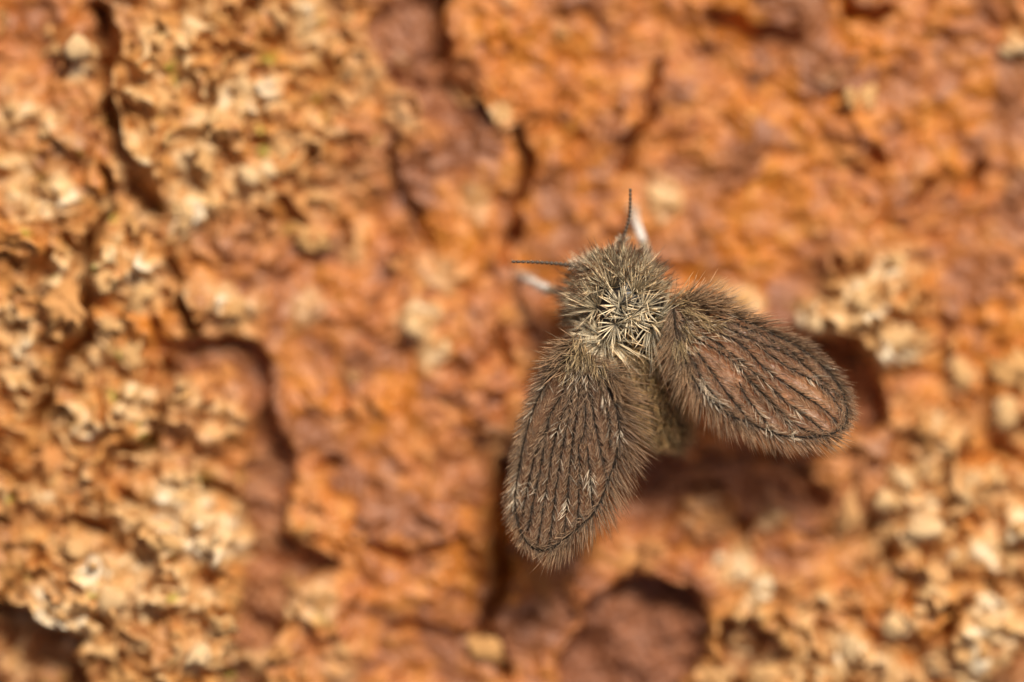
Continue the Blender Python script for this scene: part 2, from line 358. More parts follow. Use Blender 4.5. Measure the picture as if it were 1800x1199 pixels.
# large flakes with lifted, overhanging rims
FLAKES = [
    ([(440, 580), (468, 606), (494, 630), (484, 668), (480, 705), (486, 742), (512, 784), (545, 772), (575, 738), (590, 690), (570, 630), (520, 580), (478, 562)], .10, .16),
    ([(500, 925), (520, 945), (545, 962), (572, 975), (604, 984), (640, 960), (650, 910), (620, 870), (560, 850), (515, 870)], .10, .16),
    ([(-30, 1045), (10, 1058), (45, 1068), (70, 1092), (100, 1106), (146, 1106), (160, 1070), (130, 1020), (60, 990), (-30, 980)], .14, .14),
    ([(818, 110), (842, 160), (862, 205), (885, 228), (908, 215), (905, 170), (880, 120), (850, 90)], .12, .22),
    ([(786, 120), (795, 155), (818, 182), (838, 180), (832, 150), (812, 115)], .05, .16),
    ([(322, 498), (328, 540), (350, 568), (390, 578), (430, 570), (440, 530), (410, 500), (360, 485)], .10, .16),
    ([(1432, 572), (1480, 570), (1520, 590), (1548, 640), (1575, 690), (1605, 680), (1610, 620), (1590, 560), (1530, 530), (1470, 535)], .14, .18),
    ([(210, 100), (196, 150), (214, 215), (222, 260), (250, 292), (285, 280), (300, 230), (280, 150), (250, 105)], .08, .12),
    ([(640, 205), (665, 222), (700, 224), (735, 205), (738, 175), (710, 158), (660, 165)], .10, .14),
    ([(1050, 1028), (1085, 1012), (1125, 1010), (1165, 1016), (1205, 1030), (1240, 1000), (1200, 965), (1120, 960), (1060, 985)], .06, .14),
    ([(540, 705), (560, 728), (590, 736), (612, 716), (600, 690), (565, 685)], .10, .10),
    ([(640, 690), (660, 722), (690, 738), (720, 720), (715, 685), (675, 670)], .08, .10),
    ([(750, 380), (762, 410), (795, 420), (815, 395), (800, 365), (770, 358)], .08, .12),
    ([(1205, 880), (1225, 915), (1270, 925), (1300, 900), (1285, 870), (1245, 878)], .08, .12),
    ([(1320, 935), (1330, 975), (1380, 985), (1420, 960), (1400, 915), (1350, 905)], .06, .12),
    ([(225, 820), (245, 870), (310, 890), (350, 860), (330, 815), (275, 800)], .10, .12),
    ([(215, 920), (240, 975), (320, 1000), (395, 985), (410, 930), (370, 885), (290, 885)], .12, .14),
]
def make_flake(outline, curl, thick, i):
    pts = poly_pts(outline, .6); n = len(pts)
    A, Rn = 84, 13
    tt = np.linspace(0, n, A, endpoint=False); i0 = tt.astype(int); fr = (tt - i0)[:, None]
    p0, p1, p2, p3 = (pts[(i0 + k) % n] for k in (-1, 0, 1, 2))      # Catmull-Rom outline
    ring = .5 * ((2 * p1) + (p2 - p0) * fr + (2 * p0 - 5 * p1 + 4 * p2 - p3) * fr ** 2 + (3 * p1 - p0 - 3 * p2 + p3) * fr ** 3)
    cen = ring.mean(0); r = np.linspace(0.02, 1, Rn) ** .8
    xy = cen + (ring - cen)[None] * r[:, None, None]
    jag = .055 * fbm(ring[:, 0], ring[:, 1], 2.6, 3, 80 + i)
    xy = xy + (nrm(ring - cen) * jag[:, None])[None] * (r ** 3)[:, None, None]
    x, y = xy[..., 0].ravel(), xy[..., 1].ravel(); rr = np.repeat(r, A)
    h, d, pale, rust, brown, crust = fields(x, y)
    hc = fields(np.array([cen[0]]), np.array([cen[1]]))[0][0]
    edge = d.reshape(Rn, A)[-3:].max(0); edge = sstep(.1, .35, edge)
    for _ in range(3): edge = (np.roll(edge, 1) + 2 * edge + np.roll(edge, -1)) / 4
    ew = np.tile(edge, Rn); inside = d.reshape(Rn, A).mean() > .3
    if inside:                                                        # a loose piece lying in a hollow
        z = .5 * (h - d) + .5 * (hc - d.mean()) + .16 + 1.6 * curl * sstep(.3, 1.0, rr) * (.6 + 1.2 * fbm(x, y, 1.4, 2, 90 + i))
        brown = brown * .3; pale = np.clip(pale + .45, 0, 1)
    else:
        lift = curl * sstep(.55, 1.0, rr) * (1 + 1.2 * fbm(x, y, 1.4, 2, 90 + i)) * ew
        z = h + .04 + lift - (1 - ew) * .16 * sstep(.45, 1, rr)
    ztop = z - .05 * sstep(.93, 1, rr); zbot = z - thick * (1 - .55 * sstep(.7, 1, rr))
    V = np.vstack([np.stack([x, y, ztop], 1), np.stack([x, y, zbot], 1)]); k = A * Rn
    F = []
    for off, flip in ((0, False), (k, True)):
        a0 = np.arange(Rn - 1)[:, None] * A + np.arange(A)[None]; a1 = np.arange(Rn - 1)[:, None] * A + (np.arange(A)[None] + 1) % A
        q = np.stack([a0, a0 + A, a1 + A, a1], -1).reshape(-1, 4) + off
        F.append(q[:, ::-1] if flip else q)
    e0 = (Rn - 1) * A + np.arange(A); e1 = (Rn - 1) * A + (np.arange(A) + 1) % A
    F.append(np.stack([e0, e0 + k, e1 + k, e1], -1))
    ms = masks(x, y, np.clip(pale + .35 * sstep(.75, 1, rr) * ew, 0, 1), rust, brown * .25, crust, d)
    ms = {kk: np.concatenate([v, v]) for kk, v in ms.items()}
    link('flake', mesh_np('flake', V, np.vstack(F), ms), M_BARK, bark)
for i, (o, c, th) in enumerate(FLAKES): make_flake(o, c, th, i)

# small curled chips and lichen granules: shared meshes, each an object of its own
def chip_mesh(seed):
    n = 7; u, v = np.meshgrid(np.linspace(-1, 1, n), np.linspace(-1, 1, n)); u, v = u.ravel(), v.ravel()
    r = np.maximum(np.abs(u), np.abs(v)); ln = np.hypot(u, v) + 1e-9
    sx = u / ln * r; sy = v / ln * r                                   # square to disc
    wob = 1 + .75 * gnoise(sx * 1.7 + seed * 2.3, sy * 1.7, seed) + .5 * gnoise(sx * 3.7, sy * 3.7 + seed, seed + 8)
    x, y = sx * wob, sy * wob * .7
    z = .55 * x * x * np.sign(x + .4) - .2 * y + .75 * gnoise(x * 1.5 + 7, y * 1.5 + seed, seed + 3) - .25 * r ** 3
    V = np.vstack([np.stack([x, y, z], 1), np.stack([x * .9, y * .9, z - .6 + .25 * r], 1)])
    i = np.arange(n * n).reshape(n, n); q = np.stack([i[:-1, :-1], i[:-1, 1:], i[1:, 1:], i[1:, :-1]], -1).reshape(-1, 4)
    b = np.concatenate([i[0, :], i[1:, -1], i[-1, -2::-1], i[-2:0:-1, 0]]); bn = np.roll(b, -1)
    F = np.vstack([q, q[:, ::-1] + n * n, np.stack([b, b + n * n, bn + n * n, bn], -1)])
    me = mesh_np('chip', V, F); me.materials.append(M_CHIP); return me
def granule_mesh(seed):
    import bmesh
    bm = bmesh.new(); bmesh.ops.create_icosphere(bm, subdivisions=2, radius=1)
    co = np.array([v.co[:] for v in bm.verts])
    d = 1 + .55 * gnoise(co[:, 0] * 1.6 + seed * 3, co[:, 1] * 1.6 + co[:, 2], seed) + .35 * gnoise(co[:, 0] * 3 + co[:, 2] * 2, co[:, 1] * 3, seed + 4)
    for v, k in zip(bm.verts, d): v.co *= k; v.co.z *= .8
    for f in bm.faces: f.smooth = True
    me = bpy.data.meshes.new('granule'); bm.to_mesh(me); bm.free(); me.materials.append(M_GRAN); return me
chips = [chip_mesh(s) for s in range(7)]; grans = [granule_mesh(s) for s in range(6)]
def crumbs(name, meshes, xs, ys, sizes, sink, tilt):
    r_ = fields(np.array(xs), np.array(ys)); zs = r_[0] - r_[1]
    for x, y, z, s, dr in zip(xs, ys, zs, sizes, r_[1]):
        if dr > .12: continue
        o = bpy.data.objects.new(name, random.choice(meshes)); C.objects.link(o); o.parent = bark
        o.location = (x, y, z + s * sink); o.rotation_euler = (random.gauss(0, tilt), random.gauss(0, tilt), random.uniform(0, 6.28))
        o.scale = (s * random.uniform(.75, 1.25), s * random.uniform(.75, 1.25), s)
xs, ys, ss = [], [], []
while len(xs) < 90:
    u, v = random.uniform(-40, 1840), random.uniform(-30, 1230)
    w = max(math.exp(-((u - 180) / 330) ** 2), .8 * math.exp(-((u - 1680) / 200) ** 2) * (v > 600), .8 * math.exp(-((u - 1420) / 260) ** 2 - ((v - 1080) / 130) ** 2), .14)
    if random.random() < w: p = P(u, v, .5); xs.append(p[0]); ys.append(p[1]); ss.append(random.uniform(.16, .40))
crumbs('chip', chips, xs, ys, ss, .12, .35)
xs, ys, ss = [], [], []
strong = [q for q in PALE if q[3] >= .7]
for u, v, r, s in strong:
    for k in range(max(1, int(r / 20))):
        an, rd = random.uniform(0, 6.28), random.uniform(0, r * .75); p = P(u + rd * math.cos(an), v + rd * math.sin(an), .5)
        xs.append(p[0]); ys.append(p[1]); ss.append(random.choice((1, 1, 1.5)) * random.uniform(.08, .18))
for u, v, s in ((1770, 730, .24), (1585, 846, .24), (1556, 884, .22), (1686, 985, .2), (1342, 1036, .24), (1572, 600, .26), (1510, 530, .26), (1345, 1030, .2), (380, 925, .2), (265, 1000, .2), (350, 1150, .24), (382, 1110, .22), (880, 208, .18)):
    p = P(u, v, .4); xs.append(p[0]); ys.append(p[1]); ss.append(s)
crumbs('granule', grans, xs, ys, ss, .1, .5)

# ------------------------------------------------------------------ hairs
def hairs(roots, dirs, lens, bends, r0, segs=4, blunt=False):
    """tapered three-sided curved hairs; bends is the sideways drift at the tip in hair lengths"""
    n = len(roots); roots, dirs, bends = map(np.asarray, (roots, dirs, bends)); dirs = nrm(dirs)
    lens = np.asarray(lens)[:, None]; r0 = np.broadcast_to(np.asarray(r0, float), (n,))[:, None]
    ref = np.where(np.abs(dirs[:, 2:3]) > .9, np.array([[1., 0, 0]]), np.array([[0, 0, 1.]]))
    u = nrm(np.cross(dirs, ref)); w = np.cross(u, dirs)
    t = np.linspace(0, 1, segs + 1); V = np.zeros((n, segs * 3 + 1, 3)); along = np.zeros((n, segs * 3 + 1))
    for i in range(segs):
        c = roots + dirs * lens * t[i] + bends * lens * t[i] ** 2
        rad = r0 * (.75 + .6 * t[i] - 1.0 * t[i] ** 2.2)
        for s in range(3):
            an = s * 2 * math.pi / 3
            V[:, i * 3 + s] = c + (u * math.cos(an) + w * math.sin(an)) * rad
            along[:, i * 3 + s] = t[i]
    V[:, -1] = roots + dirs * lens + bends * lens; along[:, -1] = 1
    f = []
    for i in range(segs - 1):
        for s in range(3):
            a0, a1 = i * 3 + s, i * 3 + (s + 1) % 3; f += [(a0, a1, a1 + 3), (a0, a1 + 3, a0 + 3)]
    for s in range(3): f.append(((segs - 1) * 3 + s, (segs - 1) * 3 + (s + 1) % 3, segs * 3))
    k = segs * 3 + 1
    F = (np.array(f)[None] + (np.arange(n) * k)[:, None, None]).reshape(-1, 3)
    rnd = np.repeat(rng.random(n), k)
    return V.reshape(-1, 3), F, dict(along=along.ravel(), rnd=rnd)
def hair_obj(name, parts, m, parent, kind='stuff'):
    Vs, Fs, A, R, off = [], [], [], [], 0
    for V, F, at in parts: Vs.append(V); Fs.append(F + off); off += len(V); A.append(at['along']); R.append(at['rnd'])
    return link(name, mesh_np(name, np.vstack(Vs), np.vstack(Fs), dict(along=np.concatenate(A), rnd=np.concatenate(R))), m, parent, kind)

def tube(pts, radii, sides=8, cap=True):
    pts = np.asarray(pts, float); n = len(pts); tan = nrm(np.gradient(pts, axis=0)); V = []
    ref = np.array([0, 0, 1.]) if abs(tan[:, 2]).max() < .95 else np.array([1., .2, 0])
    for p, tg, r in zip(pts, tan, radii):
        u = nrm(np.cross(tg, ref)); w = np.cross(u, tg)
        for s in range(sides): an = s * 2 * math.pi / sides; V.append(p + (u * math.cos(an) + w * math.sin(an)) * r)
    F = []
    for i in range(n - 1):
        for s in range(sides): a0 = i * sides + s; a1 = i * sides + (s + 1) % sides; F.append((a0, a1, a1 + sides, a0 + sides))
    V.append(pts[0]); V.append(pts[-1]); c0, c1 = len(V) - 2, len(V) - 1
    for s in range(sides): F.append((c0, (s + 1) % sides, s, s)); F.append((c1, (n - 1) * sides + s, (n - 1) * sides + (s + 1) % sides, (n - 1) * sides + (s + 1) % sides))
    return V, F
def tube_mesh(name, pts, radii, sides=8):
    V, F = tube(pts, radii, sides); F = [tuple(dict.fromkeys(f)) for f in F]
    me = bpy.data.meshes.new(name); me.from_pydata([tuple(v) for v in V], [], F); me.update()
    for p in me.polygons: p.use_smooth = True
    return me
def resample(pts, n):
    pts = np.asarray(pts, float); k = len(pts)
    if k > 2:   # Catmull-Rom
        ext = np.vstack([2 * pts[0] - pts[1], pts, 2 * pts[-1] - pts[-2]]); tt = np.linspace(0, k - 1, 40 * k); i0 = np.minimum(tt.astype(int), k - 2); fr = (tt - i0)[:, None]
        p0, p1, p2, p3 = ext[i0], ext[i0 + 1], ext[i0 + 2], ext[i0 + 3]
        pts = .5 * ((2 * p1) + (p2 - p0) * fr + (2 * p0 - 5 * p1 + 4 * p2 - p3) * fr ** 2 + (3 * p1 - p0 - 3 * p2 + p3) * fr ** 3)
    s = np.concatenate([[0], np.cumsum(np.linalg.norm(np.diff(pts, axis=0), axis=1))]); q = np.linspace(0, s[-1], n)
    return np.stack([np.interp(q, s, pts[:, c]) for c in range(pts.shape[1])], 1), s[-1]

# ------------------------------------------------------------------ the moth fly
base = P(1100, 600, 0.0)
fly = bpy.data.objects.new('moth_fly', None); C.objects.link(fly); fly.location = (0, 0, 0)
fly['label'] = 'fuzzy grey-brown moth fly with spread hairy wings resting on the bark'; fly['category'] = 'fly'

# body: one continuous loft along the spine  (x px, y px, z, half width, half height)
SP = [(1082, 432, 1.30, .05, .05), (1083, 440, 1.32, .24, .22), (1086, 456, 1.36, .38, .33), (1090, 474, 1.38, .50, .40), (1093, 490, 1.37, .56, .44), (1096, 508, 1.34, .68, .54),
      (1098, 535, 1.30, .80, .62), (1101, 565, 1.26, .84, .62), (1106, 595, 1.22, .76, .56), (1113, 622, 1.16, .58, .46), (1126, 645, 1.12, .46, .40), (1142, 680, 1.10, .50, .40),
      (1154, 715, 1.06, .48, .36), (1164, 745, 1.00, .40, .29), (1171, 770, .94, .27, .19), (1175, 788, .90, .07, .06)]
SPp = np.array([np.concatenate([P(u, v, z), [rx, rz]]) for u, v, z, rx, rz in SP]); SPs, _ = resample(SPp, 60)
NS = 28; V = []
for q in SPs:
    for s in range(NS): an = s * 2 * math.pi / NS; V.append((q[0] + q[3] * math.cos(an), q[1], q[2] + q[4] * math.sin(an)))
Fb = [(i * NS + s, i * NS + (s + 1) % NS, (i + 1) * NS + (s + 1) % NS, (i + 1) * NS + s) for i in range(59) for s in range(NS)]
me = bpy.data.meshes.new('body'); me.from_pydata(V, [], Fb + [tuple(range(NS))[::-1], tuple(59 * NS + s for s in range(NS))]); me.update()
for p in me.polygons: p.use_smooth = True
body = link('body', me, M_BODY, fly)
def spine_at(y):
    i = np.argsort(SPs[:, 1]); return np.array([np.interp(y, SPs[i, 1], SPs[i, c]) for c in range(5)])
def body_top(px, py):
    """point of the body's upper surface (and normal) under a photo position"""
    x, y = P(px, py, 1.7)[:2]; q = spine_at(y); dx = np.clip((x - q[0]) / q[3], -.97, .97); zz = q[2] + q[4] * math.sqrt(1 - dx * dx)
    nz = math.sqrt(1 - dx * dx) / q[4]; nx = dx / q[3]; n = nrm(np.array([nx, 0, nz]))
    return np.array([q[0] + dx * q[3], y, zz]), n

# rosettes of long scale-hairs:  x, y, lean x, lean y, count, length, kind, spread
TUFTS = [
    (1046, 540, -.45, .45, 150, .52, 'd', 1.0), (1073, 505, -.1, .75, 120, .50, 'd', .9), (1116, 511, .15, .8, 140, .56, 'd', 1.0), (1090, 478, .05, .9, 120, .44, 'd', .9),
    (1060, 480, -.4, .8, 110, .44, 'd', .9), (1122, 480, .25, .85, 110, .44, 'd', .9), (1148, 492, .4, .6, 90, .38, 'd', 1.0), (1162, 514, .45, .35, 80, .34, 'd', 1.1), (1030, 510, -.7, .4, 110, .42, 'd', .9),
    (1081, 570, 0, -.1, 80, .40, 'p', 1.4), (1107, 559, .1, .1, 90, .40, 'p', 1.4), (1090, 535, -.1, .3, 80, .36, 'p', 1.2), (1130, 540, .3, .3, 80, .38, 'p', 1.2),
    (1147, 572, .40, -.70, 210, .66, 'p', 1.0), (1066, 600, .20, -.75, 210, .66, 'p', 1.0), (1052, 592, -.45, -.2, 110, .40, 'p', 1.1), (1165, 560, .7, .05, 110, .46, 'p', 1.0),
    (1011, 574, -.7, .15, 80, .34, 'd', 1.1), (1020, 556, -.7, .3, 70, .34, 'd', 1.0), (1040, 575, -.5, .1, 60, .34, 'p', 1.1), (1010, 590, -.6, -.1, 60, .28, 'g', 1.2),
    (1028, 470, -.7, .55, 60, .30, 'p', .9), (1100, 455, .1, .9, 90, .30, 'd', .8), (1070, 458, -.2, .9, 80, .30, 'd', .8), (1172, 535, .7, .3, 70, .34, 'g', 1.1),
    (1035, 492, -.75, .5, 90, .42, 'd', .9), (1050, 505, -.5, .5, 90, .42, 'd', .9), (1140, 508, .4, .6, 90, .42, 'd', .9), (1100, 495, .1, .8, 90, .46, 'd', .9), (1015, 530, -.8, .3, 90, .40, 'd', .9), (1022, 545, -.8, .1, 80, .36, 'g', 1.0),
    (1105, 615, 0, -.8, 110, .40, 'g', 1.0), (1120, 630, .2, -.8, 110, .42, 'g', 1.0), (1095, 635, -.1, -.9, 110, .42, 'g', 1.0), (1140, 625, .3, -.7, 90, .40, 'g', 1.0), (1155, 610, .35, -.7, 80, .42, 'g', 1.0),
    (1075, 625, -.2, -.8, 90, .40, 'g', 1.0), (1040, 615, -.3, -.8, 90, .34, 'g', 1.1), (1110, 650, .1, -.9, 80, .40, 'g', .9),
]
HM = {'d': M_TUFT_DARKTIP, 'p': M_TUFT_PALE, 'g': M_TUFT_GOLD}
for u, v, lx, ly, cnt, ln, kd, spr in TUFTS:
    p, n = body_top(u, v); lean = np.array([lx, ly, 0])
    cnt = int(cnt * (.46 if kd == 'd' else .54))
    th = rng.random(cnt) * 2 * np.pi; rad = np.sqrt(rng.random(cnt)) * spr
    d = n * {'d': .46, 'p': .34, 'g': .42}[kd] + lean * .75 + np.stack([np.cos(th) * rad, np.sin(th) * rad, .15 * rng.normal(size=cnt)], 1) * .85
    d[:, 2] = np.maximum(d[:, 2], .05 + .15 * rng.random(cnt))
    rt = p + np.stack([np.cos(th), np.sin(th), 0 * th], 1) * (rng.random(cnt) * .07)[:, None]
    L = 1.2 * ln * (.70 + .42 * rng.random(cnt)) * (.78 + .32 * rad / spr)
    bend = np.stack([rng.normal(0, .10, cnt), rng.normal(0, .10, cnt), -.10 - .25 * rng.random(cnt) + (.26 if kd == 'd' else 0)], 1) + lean * .12
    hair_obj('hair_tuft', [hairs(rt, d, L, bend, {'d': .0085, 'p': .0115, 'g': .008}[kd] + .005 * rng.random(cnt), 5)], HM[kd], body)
# golden criss-cross underfur between the rosettes, and the abdomen's fur
def fur(name, n, yr, ln, m, flat, lean, zmin=-.1):
    R, D, L = [], [], []
    while len(R) < n:
        y = random.uniform(*yr); q = spine_at(y); an = random.uniform(zmin, math.pi - zmin)
        ca, sa = math.cos(an), math.sin(an); R.append((q[0] + q[3] * ca, y, q[2] + q[4] * sa))
        nn = nrm(np.array([ca / q[3], 0, sa / q[4]])); D.append(nn * (1 - flat) + np.array(lean) * flat + rng.normal(0, .28, 3)); L.append(ln * random.uniform(.5, 1.2))
    k = len(R)
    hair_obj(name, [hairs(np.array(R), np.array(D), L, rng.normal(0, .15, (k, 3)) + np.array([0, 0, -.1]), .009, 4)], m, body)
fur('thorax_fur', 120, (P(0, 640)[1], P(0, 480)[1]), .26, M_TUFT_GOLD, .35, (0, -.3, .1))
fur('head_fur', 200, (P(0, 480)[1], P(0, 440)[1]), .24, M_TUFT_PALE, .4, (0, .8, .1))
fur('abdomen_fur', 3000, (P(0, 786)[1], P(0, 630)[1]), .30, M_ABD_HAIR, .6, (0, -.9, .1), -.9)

# eyes
import bmesh
for u, v, z, s in ((1046, 458, 1.28, 1), (1124, 460, 1.25, 1)):
    bm = bmesh.new(); bmesh.ops.create_uvsphere(bm, u_segments=20, v_segments=12, radius=1)
    for w in bm.verts: w.co.x *= .15; w.co.y *= .20; w.co.z *= .24
    for f in bm.faces: f.smooth = True
    me = bpy.data.meshes.new('eye'); bm.to_mesh(me); bm.free(); o = link('eye', me, M_EYE, body); o.location = P(u, v, z)

# antennae: strings of beads with whorls of short hairs on a pale fuzzy base
bm = bmesh.new(); bmesh.ops.create_uvsphere(bm, u_segments=10, v_segments=8, radius=1)
for f in bm.faces: f.smooth = True
bead = bpy.data.meshes.new('segment'); bm.to_mesh(bead); bm.free(); bead.materials.append(M_ANT)
def antenna(path, name='antenna'):
    pts, L = resample(np.array([P(*p) for p in path]), 18)
    a_ = link(name, tube_mesh(name, pts, np.linspace(.026, .012, 18), 6), M_ANT, fly)
    tan = nrm(np.gradient(pts, axis=0)); hs = []
    for i, (p, tg) in enumerate(zip(pts, tan)):
        s = link('segment', bead, None, a_); s.location = p; s.rotation_mode = 'QUATERNION'; s.rotation_quaternion = Vector(tg).to_track_quat('Z', 'Y')
        r = .050 - .024 * i / 17; s.scale = (r, r, .50 * L / 17)
        k = 9; th = rng.random(k) * 6.28; u = nrm(np.cross(tg, [0, 0, 1.])); w = np.cross(u, tg)
        d = u * np.cos(th)[:, None] + w * np.sin(th)[:, None] + tg * .9
        hs.append(hairs(np.repeat(p[None], k, 0), d, .055 + .02 * rng.random(k), np.zeros((k, 3)), .004, 3))
    hair_obj('bristles', hs, M_FRINGE, a_)
    k = 130; th = rng.random(k) * 6.28; i = rng.integers(1, 5, k); u = nrm(np.cross(tan[0], [0, 0, 1.])); w = np.cross(u, tan[0])
    d = u * np.cos(th)[:, None] + w * np.sin(th)[:, None] + tan[0] * (.5 + rng.random(k))[:, None]
    hair_obj('basal_tuft', [hairs(pts[i], d, .13 + .10 * rng.random(k), np.zeros((k, 3)), .009, 3)], M_WING_PALE, a_)
antenna([(1040, 474, 1.55), (1012, 467, 1.66), (985, 464, 1.74), (945, 461, 1.82), (903, 460, 1.88)])
antenna([(1082, 452, 1.45), (1090, 430, 1.52), (1100, 405, 1.60), (1107, 375, 1.68), (1108, 335, 1.75)])

# legs: brown tubes with white-scaled tarsi standing on the bark
def leg(path, white_from):
    pts = np.array([P(*p) for p in path]); pts[-1, 2] = ground_z(pts[-1, 0], pts[-1, 1])[0] + .03
    q, L = resample(pts, 26); k = int(26 * white_from)
    l = link('leg', tube_mesh('leg', q[:k + 1], np.linspace(.10, .075, k + 1), 8), M_LEG, fly)
    link('tarsus', tube_mesh('tarsus', q[k:], np.linspace(.085, .05, 26 - k), 8), M_TARSUS, l)
    for nm, a0, a1, m in (('leg_scales', 0, k, M_TUFT_PALE), ('tarsus_scales', k, 26, M_WING_PALE)):
        n = 160; i = rng.integers(a0, a1, n); tan = nrm(np.gradient(q, axis=0))[i]
        d = rng.normal(0, .6, (n, 3)) + tan * .9
        hair_obj(nm, [hairs(q[i] + rng.normal(0, .03, (n, 3)), d, .10 + .10 * rng.random(n), np.zeros((n, 3)), .012, 3)], m, l)
leg([(1130, 500, 1.0), (1142, 462, .95), (1130, 425, .92), (1118, 390, .75), (1112, 362, .4)], .42)
leg([(1060, 520, 1.0), (1000, 518, 1.0), (962, 508, .85), (930, 492, .6), (908, 482, .3)], .48)
leg([(1060, 560, .9), (1000, 600, .95), (960, 660, .7), (940, 700, .3)], .55)
leg([(1150, 555, .9), (1210, 560, .95), (1280, 580, .7), (1320, 600, .3)], .55)
leg([(1080, 600, .8), (1060, 660, .9), (1040, 720, .6), (1030, 760, .3)], .55)
leg([(1140, 600, .8), (1190, 650, .9), (1240, 690, .6), (1270, 710, .3)], .55)

# ------------------------------------------------------------------ wings
def wing(ring_px, veins_px, base_px, tip_px, z_fn, pale_spots, fringe_fn, basal):
    def W(px, py):
        z = 1.9
        for _ in range(2): z = z_fn(px, py)
        return P(px, py, z)
    ring2, L = resample(np.array(list(ring_px) + [ring_px[0]], float), 241); ring2 = ring2[:-1]; A = 240
    cen = ring2.mean(0); Rn = 22; r = np.linspace(.0, 1, Rn)
    pxs = (cen + (ring2 - cen)[None] * r[1:, None, None]).reshape(-1, 2)
    allpx = np.vstack([[cen], pxs]); V = np.array([W(*p) for p in allpx])
    # corrugation between the veins
    vd = np.full(len(allpx), 1e9)
    for vp in veins_px: vd = np.minimum(vd, line_dist(allpx[:, 0], allpx[:, 1], np.array(vp, float)))
    V[:, 2] -= .045 * sstep(0, 10, vd)
    F = [(0, 1 + s, 1 + (s + 1) % A) for s in range(A)]
    F += [(1 + i * A + s, 1 + (i + 1) * A + s, 1 + (i + 1) * A + (s + 1) % A, 1 + i * A + (s + 1) % A) for i in range(Rn - 2) for s in range(A)]
    me = bpy.data.meshes.new('wing'); me.from_pydata([tuple(v) for v in V], [], F); me.update()
    for p in me.polygons: p.use_smooth = True
    wg = link('wing', me, M_MEMB, fly)
    # marginal vein + long veins
    lines = [list(ring_px) + [ring_px[0]]] + list(veins_px); brown_h, pale_h, dark_h = [], [], []
    axis = nrm(np.array(tip_px, float) - np.array(base_px, float)) * np.array([1, -1])
    for vi, vp in enumerate(lines):
        q2, Lp = resample(np.array(vp, float), max(14, int(len(vp) * 9))); pts = np.array([W(*p) for p in q2]) + np.array([0, 0, .012])
        n = len(pts); wv = (.011 if vi else .019) * (1 - .35 * np.linspace(0, 1, n) if vi else np.ones(n))
        link('vein', tube_mesh('vein', pts, wv, 6), M_VEIN, wg)
        # herring-bone of hairs along the vein
        Lw = Lp / 100; cnt = int(Lw / .0115)
        ti = rng.random(cnt) * (n - 1); i0 = ti.astype(int); fr = (ti - i0)[:, None]
        rt = pts[i0] * (1 - fr) + pts[np.minimum(i0 + 1, n - 1)] * fr; tg = nrm(np.gradient(pts, axis=0))[i0]
        sgn = np.sign(tg[:, :2] @ axis); 
        if vi == 0: tg = tg * np.where(sgn == 0, 1, sgn)[:, None]
        side = np.where(rng.random(cnt) < .5, -1., 1.)[:, None]; nn = np.cross(tg, [0, 0, 1.])
        an = np.radians(rng.normal(36, 11, cnt))[:, None]
        d = tg * np.cos(an) + nn * np.sin(an) * side + np.array([0, 0, 1.]) * (.10 + .34 * rng.random(cnt))[:, None]
        kd_ = int(Lw / .010); jj = rng.integers(0, cnt, kd_)
        dark_h.append(hairs(rt[jj], tg[jj] + nn[jj] * rng.normal(0, .28, (kd_, 1)) + np.array([0, 0, .12]) * rng.random((kd_, 1)), .05 + .10 * rng.random(kd_), rng.normal(0, .08, (kd_, 3)), .0055 + .004 * rng.random(kd_), 3))
        Lh = .15 + .16 * rng.random(cnt); bend = -nn * side * .10 + rng.normal(0, .06, (cnt, 3)) + tg * .05
        rp = np.stack([rt[:, 0] * 100 * DIST / (DIST + ZF - rt[:, 2]) + 900, 599.5 - rt[:, 1] * 100 * DIST / (DIST + ZF - rt[:, 2])], 1)
        w = np.zeros(cnt)
        for (sx, sy, sr, st) in pale_spots: w = np.maximum(w, st * np.exp(-(((rp[:, 0] - sx) ** 2 + (rp[:, 1] - sy) ** 2) / sr ** 2)))
        pal = rng.random(cnt) < w
        brown_h.append(hairs(rt[~pal], d[~pal], Lh[~pal], bend[~pal], .0040 + .0024 * rng.random((~pal).sum()), 4))
        if pal.sum(): pale_h.append(hairs(rt[pal], d[pal] + np.array([0, 0, .12]), Lh[pal] * 1.0, bend[pal], .0085, 4))
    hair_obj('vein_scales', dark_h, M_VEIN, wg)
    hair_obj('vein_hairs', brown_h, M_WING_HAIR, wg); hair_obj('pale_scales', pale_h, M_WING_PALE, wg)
    # fine down over the membrane
    cnt = 1300; ang = rng.random(cnt) * A; rr = np.sqrt(rng.random(cnt)) * .98; i0 = ang.astype(int) % A
    pp = cen + (ring2[i0] - cen) * rr[:, None]; rt = np.array([W(*p) for p in pp]) - np.array([0, 0, .02])
    d = np.array([axis[0], axis[1], .18]) + rng.normal(0, .30, (cnt, 3)) * np.array([1, 1, .3])
    hair_obj('membrane_down', [hairs(rt, d, .14 + .12 * rng.random(cnt), rng.normal(0, .06, (cnt, 3)), .0045, 3)], M_FRINGE, wg)
    # fringe round the margin
    cnt = 1900; ti = rng.random(cnt) * A; i0 = ti.astype(int) % A; fr = (ti - np.floor(ti))[:, None]
    pp = ring2[i0] * (1 - fr) + ring2[(i0 + 1) % A] * fr; rt = np.array([W(*p) for p in pp])
    tg = np.roll(ring2, -1, 0) - np.roll(ring2, 1, 0); out = np.stack([tg[:, 1], -tg[:, 0]], 1)
    out *= np.sign(((ring2 - cen) * out).sum(1))[:, None]; out = nrm(out)[i0] * np.array([1, -1])
    ln, lean, keep, zl = np.array([fringe_fn(*p) for p in pp]).T
    m = rng.random(cnt) < keep
    tdir = nrm(tg)[i0] * np.array([1, -1]); tdir = tdir * np.sign((tdir @ axis))[:, None]
